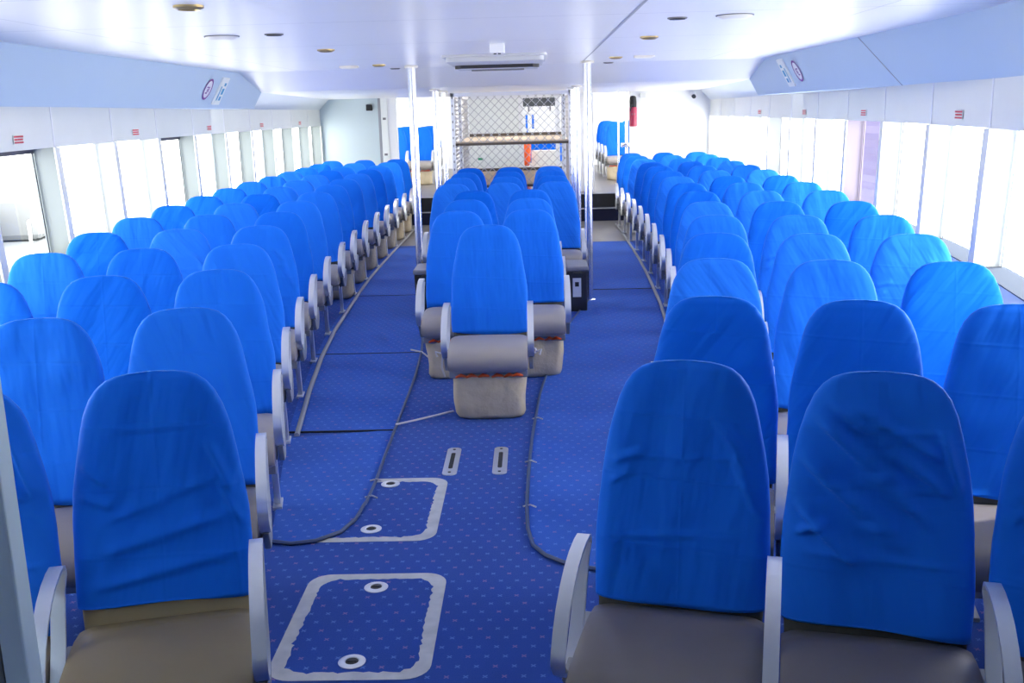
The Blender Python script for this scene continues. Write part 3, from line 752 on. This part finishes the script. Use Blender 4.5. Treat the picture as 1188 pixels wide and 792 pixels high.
# ------------------------------------------------------------------ poles
for y, dx, nm in ((9.52, .795, 'front pair'), (11.86, .80, 'middle pair'), (12.83, .79, 'rear pair')):
    for s, sn in ((-1, 'left'), (1, 'right')):
        h = zceil(y); r = .036 if y < 12 else .028
        t = thing('steel_pole', 'polished steel pole from deck to ceiling, %s one of the %s' % (sn, nm), 'pole', (CX + s*dx, y, 0), 0, 'steel poles along the centre block')
        mb = MB(); mb.tube([(0, 0, 0), (0, 0, h)], r, 20); mb.build('pole_tube', M['steel'], t, smooth=True)
        mb = MB(); mb.lathe([(.058, 0), (.062, .004), (.062, .018), (r + .004, .022)], (0, 0, h - .022), 24); mb.build('ceiling_flange', M['flange'], t, smooth=True)
        mb = MB(); mb.lathe([(.06, 0), (.06, .01), (r + .004, .016)], (0, 0, 0.0), 24); mb.build('deck_flange', M['steel'], t, smooth=True)

# ------------------------------------------------------------------ luggage cage
cg = thing('luggage_cage', 'luggage cage of white posts and chain-link mesh with a plywood shelf behind the centre seats', 'cage', (CX, 13.3, 0))
X0, X1, YA, YZ = -.72, .775, 0., 3.05
for (x, y) in ((X0, YA), (X1, YA), (X0, YZ), (X1, YZ), (X0 + .07, YA + .35), (X1 - .07, YA + .35)):
    mb = MB(); mb.box((x, y, 1.0), (.045, .045, 2.0)); p = mb.build('post', M['alu_post'], cg, bevel=.004)
    mb = MB()
    for i in range(18): mb.box((x, y - .0235, .25 + i*.1), (.012, .002, .028))
    mb.build('slot_holes', M['grille'], p)
for (a, b) in (((X0, YA), (X1, YA)), ((X0, YZ), (X1, YZ)), ((X0, YA), (X0, YZ)), ((X1, YA), (X1, YZ))):
    mb = MB(); mb.box(((a[0]+b[0])/2, (a[1]+b[1])/2, 1.985), (abs(a[0]-b[0]) + .045, abs(a[1]-b[1]) + .045, .05)); mb.build('top_rail', M['alu_post'], cg, bevel=.004)
def chainlink(w, h, d, z0, rw=.0036):
    """diamond mesh in a w x h rectangle, points (u, z)"""
    segs = []
    k = -int(h/d) - 1
    while k*d < w:
        for sgn in (1, -1):
            # line u = k*d + t (or mirrored), z = t
            u0 = k*d; ta, tb = max(0, -u0), min(h, w - u0)
            if tb - ta > .01:
                if sgn > 0: segs.append(((u0 + ta, z0 + ta), (u0 + tb, z0 + tb)))
                else: segs.append(((w - u0 - ta, z0 + ta), (w - u0 - tb, z0 + tb)))
        k += 1
    return segs
mb = MB()
for (a, b) in chainlink(X1 - X0, 1.62, .105, .36): mb.tube([(X0 + a[0], YA + .028, a[1]), (X0 + b[0], YA + .028, b[1])], .0042, 5)
mb.build('chain_link_mesh', M['galv'], cg)
for sx in (X0, X1):
    mb = MB()
    for (a, b) in chainlink(YZ - YA, 1.62, .105, .36): mb.tube([(sx, YA + a[0], a[1]), (sx, YA + b[0], b[1])], .004, 5)
    mb.build('chain_link_mesh', M['galv'], cg)
for z, y1, nm in ((1.38, 3.0, 'shelf_board'), (.84, 3.0, 'shelf_board')):
    mb = MB(); mb.box(((X0 + X1)/2, .03 + y1/2, z), (X1 - X0 - .02, y1, .022)); sb = mb.build(nm, M['wood'], cg, bevel=.003)
    mb = MB(); mb.box(((X0 + X1)/2, .03, z - .018), (X1 - X0, .03, .03)); mb.build('shelf_front_edge', M['darkwood'], sb)
    mb = MB(); mb.box(((X0 + X1)/2, y1, z + .03), (X1 - X0 - .06, .03, .05)); mb.build('shelf_rear_edge', M['darkwood'], sb)

# ------------------------------------------------------------------ bulkhead, steps, rear cabin
def wallbox(name, x0, x1, y0, y1, z0, z1, mat):
    mb = MB(); mb.box(((x0+x1)/2, (y0+y1)/2, (z0+z1)/2), (x1-x0, y1-y0, z1-z0)); return struct(mb.build(name, M[mat]))
wallbox('wall_rear_left', -3.6, -2.50, YB, YB + .06, 0, ZL + .3, 'bulk')
wallbox('wall_rear_right', 1.68, 3.05, YB, YB + .06, 0, ZL + .3, 'white')
wallbox('trim_bulkhead_edge', -2.52, -2.485, YB - .02, YB + .06, 0, ZL, 'bracket')
dp = MB(); dp.box((-2.42, YB + .02, ZL/2), (.11, .10, ZL)); dpo = struct(dp.build('door_1', M['offwhite']))
lt = MB()
for z in (1.70, 1.12): lt.box((-2.42, YB - .035, z), (.05, .02, .035))
lt.build('latch', M['grille'], dpo)
wallbox('trim_door_column_left', -2.365, -2.22, YB - .01, YB + .10, 0, ZL, 'white')
wallbox('trim_door_column_inner_left', -1.22, -1.13, YB - .01, YB + .10, 0, ZL, 'white')
wallbox('trim_door_column_inner_right', .72, 1.03, YB - .01, YB + .10, 0, ZL, 'white')
wallbox('trim_door_column_right', 1.62, 1.70, YB - .01, YB + .10, 0, ZL, 'white')
wallbox('wall_rear_panel', -1.07, -.21, YB + .1, YB + .16, .3, ZL + .3, 'offwhite')
wallbox('trim_panel_post', -1.19, -1.07, YB + .1, YB + .18, .3, ZL + .3, 'grille')
wallbox('trim_panel_edge', -.21, -.13, YB + .08, YB + .16, .3, ZL + .3, 'white')
wallbox('trim_rear_lintel', -2.3, 1.7, YB + .0, YB + .12, ZL - .004, ZL + .4, 'white')
wallbox('trim_inner_post', .40, .47, YB + .08, YB + .16, .3, ZL + .3, 'white')
wallbox('trim_inner_post_dark', .50, .58, YB + .1, YB + .16, .3, ZL + .3, 'grille')
gs = MB(); gs.box((0, 0, 0), (.085, .006, .035)); go = gs.build('green_sign', M['green'], loc=(-.86, YB + .095, 1.0)); tag(go, 'tiny green sign on the pale panel behind the cage', 'sign')
# stairs (left and right of the cage)
for nm, x0, x1 in (('left', -2.2, -1.06), ('right', .62, 1.62)):
    st = struct(bpy.data.objects.new('trim_stair_' + nm, None)); COL.objects.link(st)
    mb = MB(); mb.box(((x0+x1)/2, 16.98, .10), (x1-x0, .86, .20)); mb.build('lower_step', M['navy'], st)
    mb = MB(); mb.box(((x0+x1)/2, 17.1, .31), (x1-x0, .56, .22)); mb.build('upper_step', M['black'], st)
    mb = MB(); mb.box(((x0+x1)/2, 16.555, .2), (x1-x0, .03, .014)); mb.build('nosing', M['nosing'], st)
    mb = MB(); mb.box(((x0+x1)/2, 16.825, .42), (x1-x0, .03, .014)); mb.build('nosing', M['nosing'], st)
    mb = MB(); mb.box(((x0+x1)/2, 17.1, .424), (x1-x0, .54, .006)); mb.build('landing', M['planks'], st)
ZU, YE = .42, 25.5
wallbox('floor_rear_cabin', -3.7, 3.2, YB + .2, YE, ZU - .05, ZU, 'planks')
wallbox('ceiling_rear_cabin', -3.9, 3.4, YB + .05, YE, 2.62, 2.7, 'white')
wallbox('wall_rear_end', -3.7, 3.2, YE, YE + .08, ZU, 2.7, 'white')
for sx, nm in ((-3.66, 'left'), (3.1, 'right')):
    wallbox('wall_rear_cabin_' + nm, sx - .03, sx + .03, YB + .1, YE, ZU - .4, 1.35, 'white')
    wallbox('wall_rear_cabin_top_' + nm, sx - .03, sx + .03, YB + .1, YE, 2.15, 2.7, 'white')
for y in (18.5, 20.2, 21.9, 23.6):
    for sx, nm in ((-3.66, 'left'), (3.1, 'right')):
        wallbox('trim_rear_mullion_%s_%d' % (nm, int(y)), sx - .04, sx + .04, y - .05, y + .05, 1.35, 2.15, 'white')
# white partitions behind the door openings
for i in range(4):
    y = 20.2 + PITCH*i
    for k in range(2):
        seat((1.42 + .25 + .5*k, y, ZU), 0, (-1,) if k == 0 else (-1, 1), 'blue upper cabin seat through the right doorway, %s row, %s' % (ORD[i], ('beside the aisle', 'second from aisle')[k]), 'blue covered seats of the upper cabin', rc.randrange(6))
        if i < 3: seat((-1.92 - .25 - .5*k, y, ZU), 0, (1,) if k == 0 else (-1, 1), 'blue upper cabin seat through the left doorway, %s row, %s' % (ORD[i], ('beside the aisle', 'second from aisle')[k]), 'blue covered seats of the upper cabin', rc.randrange(6))
for k in range(2):
    bag((1.67 + .5*k, 20.07, ZU), 0, 'khaki bag under an upper cabin seat through the right doorway, %s' % ('beside the aisle', 'second from the aisle')[k], k)
bag((-2.17, 20.07, ZU), 0, 'khaki bag under the upper cabin aisle seat through the left doorway', 2)
# doorway stanchion, handrail pole and red canister
mb = MB(); mb.tube([(1.385, 16.62, .2), (1.385, 16.62, ZL)], .014, 12); tag(mb.build('handrail_pole', M['steel'], smooth=True), 'thin steel pole on the right steps', 'pole')
t = thing('door_stanchion', 'steel stanchion with a clamp at the right doorway', 'stanchion', (1.55, 17.02, .424))
mb = MB(); mb.tube([(0, 0, 0), (0, 0, ZL - .424)], .025, 14); mb.build('stanchion_tube', M['steel'], t, smooth=True)
mb = MB(); mb.box((-.02, -.02, .76), (.14, .08, .06)); mb.tube([(-.09, -.03, .73), (-.02, -.06, .78), (.06, -.05, .72)], .022, 8); mb.build('clamp', M['steel'], t, bevel=.004)
t = thing('red_canister', 'dark red canister with a black top hung beside the right doorway', 'canister', (1.665, 17.10, 1.47))
mb = MB(); mb.lathe([(.05, 0), (.062, .01), (.062, .30), (.05, .315)], (0, 0, 0), 20); mb.build('canister_body', M['maroon'], t, smooth=True)
mb = MB(); mb.lathe([(.056, .31), (.058, .40), (.05, .47), (.03, .49)], (0, 0, 0), 18); mb.tube([(.0, -.03, .37), (-.03, -.07, .34), (-.05, -.06, .25)], .012, 6); mb.build('canister_cap', M['black'], t, smooth=True)
mb = MB(); mb.box((0, 0, .2), (.05, .12, .03)); mb.build('wall_bracket', M['grille'], t, loc=None)
# small fittings on the bulkhead
mb = MB(); mb.box((0, -.03, 0), (.10, .06, .10)); o = mb.build('loudspeaker', M['black'], bevel=.01, loc=(-2.66, YB, 1.885)); tag(o, 'small black loudspeaker box on the left bulkhead', 'loudspeaker')
mb = MB(); mb.box((0, -.02, 0), (.10, .05, .07)); o = mb.build('junction_box', M['strip'], bevel=.006, loc=(1.83, YB, 1.965)); tag(o, 'small white junction box high on the right bulkhead', 'box')
t = thing('wall_camera', 'small white camera with a dark lens high on the right bulkhead', 'camera', (2.65, YB, 1.965))
mb = MB(); mb.lathe([(.05, -.03), (.05, .0), (.035, .03)], (0, -.05, 0), 16); mb.build('camera_base', M['white'], t, smooth=True)
mb = MB(); mb.tube([(0, -.03, -.02), (0, -.13, -.045)], .032, 12); mb.build('camera_lens', M['black'], t, smooth=True)
# things seen through the cage
t = thing('television', 'flat dark television hung high behind the cage mesh', 'television', (.15, 18.5, 0))
mb = MB(); mb.box((0, 0, 1.965), (.70, .06, .25)); mb.build('screen', M['screen'], t, bevel=.008)
mb = MB(); mb.box((0, 0, 2.36), (.10, .05, .55)); mb.build('mount', M['white'], t)
for x in (-.19, .19):
    mb = MB(); mb.box((x, 0, 1.80), (.03, .03, .10)); mb.build('bracket', M['grille'], t)
t = thing('hanging_life_vest', 'long orange life vest hanging behind the cage mesh', 'life vest', (-.11, 18.0, 0))
mb = MB(); mb.tube([(.03, 0, .83), (.01, 0, .90), (0, 0, 1.0), (.015, -.02, 1.1), (.04, 0, 1.2), (.04, 0, 1.25)], [.03, .075, .085, .08, .06, .02], 12); mb.build('vest_body', M['orange'], t, smooth='all')
mb = MB(); mb.tube([(.04, 0, 1.24), (.04, 0, 1.45)], .012, 6); mb.build('vest_strap', M['cover'], t, smooth=True)
t = thing('fire_extinguisher', 'red fire extinguisher on the floor behind the cage mesh', 'fire extinguisher', (-.10, 17.75, ZU))
mb = MB(); mb.lathe([(.06, 0), (.07, .01), (.07, .26), (.04, .32), (.025, .34)], (0, 0, 0), 18); mb.build('cylinder_body', M['red'], t, smooth=True)
mb = MB(); mb.box((0, -.02, .365), (.03, .09, .04)); mb.build('valve', M['black'], t, bevel=.005)
t = thing('pale_cabinet', 'pale low cabinet behind the right half of the cage mesh', 'cabinet', (.24, 18.3, ZU))
mb = MB(); mb.box((0, 0, .33), (.50, .4, .66)); mb.build('cabinet_body', M['offwhite'], t, bevel=.01)
mb = MB(); mb.box((0, -.205, .33), (.44, .02, .58)); d = mb.build('cabinet_door', M['offwhite'], t, bevel=.006)
mb = MB(); mb.box((.17, -.222, .38), (.02, .02, .09)); mb.build('handle', M['alu'], d)
mb = MB(); mb.box((.24, 18.75, 1.03), (.60, .10, .36)); mb2 = mb.build('blue_cloth_screen', M['cover'], bevel=.03, seg=3); tag(mb2, 'blue cloth draped seat back seen above the pale cabinet', 'cloth')
mb2.location = (0, 0, 0)
mb = MB(); mb.box((.24, 18.75, ZU + .22), (.5, .08, .44)); mb.build('support', M['bracket'], mb2)
t = thing('blue_strap', 'short blue strap hanging behind the cage mesh', 'strap', (-.03, 18.2, 0))
for x in (-.05, .06):
    mb = MB(); mb.box((x, 0, 1.58), (.035, .03, .24)); mb.build('webbing', M['cover'], t, bevel=.005)
mb = MB(); mb.box((.0, 0, 1.71), (.2, .03, .03)); mb.build('hanger_bar', M['alu'], t)

# ------------------------------------------------------------------ ceiling fittings
def fitting(name, lab, cat, x, y, group): return thing(name, lab, cat, (CX + x, y, zceil(y)), 0, group)
for x, y, lab in ((-1.03, 4.09, 'brass ringed downlight in the left ceiling, first from the front'), (-1.06, 6.94, 'brass ringed downlight in the left ceiling, second from the front'), (-1.04, 9.2, 'brass ringed downlight in the left ceiling, third from the front'),
                  (1.02, 6.57, 'brass ringed downlight in the right ceiling, first from the front'), (1.01, 9.0, 'brass ringed downlight in the right ceiling, second from the front')):
    t = fitting('downlight', lab, 'ceiling light', x, y, 'ceiling downlights')
    mb = MB(); mb.lathe([(.058, 0), (.058, -.008), (.042, -.016), (.038, -.010)], (0, 0, 0), 24); mb.build('trim_ring', M['brass'], t, smooth=True)
    mb = MB(); mb.lathe([(.036, -.004), (.036, -.009)], (0, 0, 0), 18); mb.build('lamp_lens', M['lens'], t)
for x, y, lab in ((-1.06, 5.55, 'small dark ceiling vent on the left near the round grey plate'), (1.01, 5.26, 'small dark oval vent in the right ceiling'), (-1.0, 9.99, 'small dark vent in the left ceiling before the ramp'), (1.02, 9.99, 'small dark vent in the right ceiling before the ramp')):
    t = fitting('ceiling_vent', lab, 'vent', x, y, 'dark ceiling vents')
    mb = MB(); mb.lathe([(.05, 0), (.048, -.006)], (0, 0, 0), 20); mb.build('vent_collar', M['grille'], t)
    mb = MB(); mb.lathe([(.040, -.004), (.040, -.009)], (0, 0, 0), 18); mb.build('vent_opening', M['black'], t)
for x, y, lab in ((-1.35, 5.6, 'flat white round plate in the left ceiling'), (1.28, 5.2, 'flat white round plate in the right ceiling')):
    t = fitting('ceiling_plate', lab, 'ceiling plate', x, y, 'round ceiling plates')
    mb = MB(); mb.lathe([(.085, 0), (.085, -.006), (.06, -.018), (.02, -.02)], (0, 0, 0), 28); mb.build('plate_disc', M['lens'], t, smooth=True)
    mb = MB(); mb.lathe([(.092, 0), (.092, -.004)], (0, 0, 0), 28); mb.build('plate_rim', M['grille'], t)
for x, y, lab in ((-1.32, 9.3, 'small white oblong lamp in the left ceiling'), (1.24, 8.9, 'small white oblong lamp in the right ceiling')):
    t = fitting('ceiling_lamp', lab, 'ceiling light', x, y, 'oblong ceiling lamps')
    mb = MB(); mb.box((0, 0, -.008), (.17, .07, .016)); mb.build('lamp_housing', M['flange'], t, bevel=.004)
    mb = MB(); mb.box((0, 0, -.018), (.14, .05, .006)); mb.build('lamp_lens', M['lens'], t)
t = thing('ceiling_air_conditioner', 'white ceiling cassette air conditioner with a dark curved slot above the centre seats', 'air conditioner', (CX + .01, 8.55, ZC))
mb = MB(); mb.prism(rounded(-.40, .40, -.58, .58, .05), 'z', -.018, 0); mb.build('surround', M['ac'], t, bevel=.004)
mb = MB(); mb.prism(rounded(-.375, .375, -.53, .53, .05), 'z', -.052, -.016); mb.build('front_panel', M['ac'], t, bevel=.006)
mb = MB(); mb.prism([(-.335, .12), (-.29, .05), (.29, .05), (.335, .12), (.335, .52), (-.335, .52)], 'z', -.078, -.050); mb.build('lower_panel', M['ac'], t, bevel=.004)
mb = MB(); mb.prism([(-.345, .10), (-.295, .035), (.295, .035), (.345, .10), (.33, .115), (.285, .05), (-.285, .05), (-.33, .115)], 'z', -.079, -.050); mb.build('outlet_slot', M['dark'], t)
mb = MB(); mb.box((.0, .30, -.082), (.44, .03, .018)); mb.build('intake_grille', M['grille'], t)
t = thing('emergency_light', 'small white emergency light box on the ceiling in front of the air conditioner', 'ceiling light', (CX + .07, 6.85, ZC))
mb = MB(); mb.box((0, 0, -.03), (.095, .09, .06)); mb.build('light_box', M['white'], t, bevel=.006)
for x in (-.014, .014):
    mb = MB(); mb.box((x, -.02, -.062), (.018, .03, .008)); mb.build('indicator', M['dark'], t)

# ------------------------------------------------------------------ partition edge beside the viewer
po = struct(bpy.data.objects.new('trim_partition_post', None)); COL.objects.link(po)
mb = MB(); mb.box((-.979, 1.72, 1.095), (.046, .05, 2.19)); mb.build('front_edge', M['post'], po, bevel=.004)
mb = MB(); mb.box((-1.008, 1.715, 1.095), (.010, .04, 2.19)); mb.build('groove', M['grille'], po)
mb = MB(); mb.box((-1.26, 1.72, 1.095), (.49, .04, 2.19)); mb.build('panel', M['post'], po)

# ------------------------------------------------------------------ outside
mb = MB(); n = 34; vs = []
for i in range(n + 1):
    z = .2 + 2.6*i/n; d = .008 if i % 2 else 0.
    vs += [(3.75 + d, 11.15, z), (3.75 + d, 12.3, z)]
mb.add(vs, [(2*i, 2*i+1, 2*i+3, 2*i+2) for i in range(n)])
mb.box((3.80, 11.725, 1.5), (.06, 1.15, 2.6))
o = mb.build('shipping_container', M['container']); tag(o, 'violet corrugated steel wall seen outside a right window', 'container'); o['kind'] = 'thing'
bt = thing('moored_boat', 'pale moored boat outside the first left window', 'boat', (-8.7, 16.3, -1.0), math.radians(12))
mb = MB(); hullp = [(-1.2, .0), (1.2, .0), (1.35, 1.0), (-1.35, 1.0)]; mb.prism(hullp, 'y', -3, 3); mb.build('hull', M['boat'], bt, bevel=.08)
mb = MB(); mb.box((0, .4, 1.35), (1.8, 2.6, .7)); cb = mb.build('cabin', M['boat'], bt, bevel=.1)
mb = MB(); mb.box((.0, -1.55, 1.25), (.9, .7, .5)); mb.build('canvas_bundle', M['boatgrey'], bt, bevel=.15)
mb = MB()
for y in (-2.6, -1.3, 0, 1.3, 2.6): mb.tube([(1.2, y, .98), (1.2, y, 1.45)], .02, 6)
mb.tube([(1.2, -2.6, 1.45), (1.2, 2.6, 1.45)], .02, 6); mb.build('guard_rail', M['steel'], bt)

# ------------------------------------------------------------------ light
w = bpy.data.worlds.new('bright_overcast'); SC.world = w; w.use_nodes = True; nt = w.node_tree
bg = nt.nodes['Background']; bg.inputs[0].default_value = (1, .985, .955, 1); tcw = N(nt, 'ShaderNodeTexCoord'); sx = N(nt, 'ShaderNodeSeparateXYZ'); L(nt, tcw.outputs['Generated'], sx.inputs[0])   # brighter sky on the sunny side
L(nt, math_node(nt, 'ADD', math_node(nt, 'MULTIPLY', math_node(nt, 'MAXIMUM', sx.outputs[0], 0.), 5.5), 6.3), bg.inputs[1])
sun = bpy.data.lights.new('sun', 'SUN'); sun.energy = 5; sun.angle = math.radians(1.5); sun.color = (1, .97, .92)
so = bpy.data.objects.new('sun', sun); COL.objects.link(so)
so.rotation_euler = Vector((-.62, -.06, -.80)).to_track_quat('-Z', 'Y').to_euler()

for (x, y, e) in ((-1.6, 14.2, 16), (1.04, 14.2, 16), (CX, 15.2, 9)):
    la = bpy.data.lights.new('aft_fill_light', 'AREA'); la.shape = 'RECTANGLE'; la.size = 1.2; la.size_y = .4; la.energy = e; la.color = (1, .98, .95)  # added fill lamp without a fixture, brightens the aft end and rear panel
    lo = bpy.data.objects.new('aft_fill_light', la); COL.objects.link(lo); lo.location = (x, y, 2.0)

# ------------------------------------------------------------------ camera
f, pitch, roll, yaw, H = 1182.717, .221640, -.0268275, .0240921, 1.76038
cam = bpy.data.cameras.new('camera'); co = bpy.data.objects.new('camera', cam); COL.objects.link(co)
cam.sensor_fit = 'HORIZONTAL'; cam.sensor_width = 36; cam.lens = f*36/1188; cam.clip_start = .05; cam.clip_end = 200
fw = Vector((0, math.cos(pitch), -math.sin(pitch))); up = Vector((0, math.sin(pitch), math.cos(pitch))); rt = Vector((1, 0, 0))
r2 = rt*math.cos(roll) + up*math.sin(roll); u2 = -rt*math.sin(roll) + up*math.cos(roll)
R = Matrix.Rotation(yaw, 3, 'Z'); r2, u2, fw = R @ r2, R @ u2, R @ fw
mt = Matrix((r2, u2, -fw)).transposed().to_4x4(); mt.translation = (0, 0, H); co.matrix_world = mt
SC.camera = co
SC.view_settings.view_transform = 'Standard'; SC.view_settings.look = 'None'; SC.view_settings.exposure = .35; SC.view_settings.gamma = 1.
SC.cycles.use_denoising = True
SC.cycles.max_bounces = 10; SC.cycles.diffuse_bounces = 6; SC.cycles.transparent_max_bounces = 12; SC.cycles.sample_clamp_indirect = 8
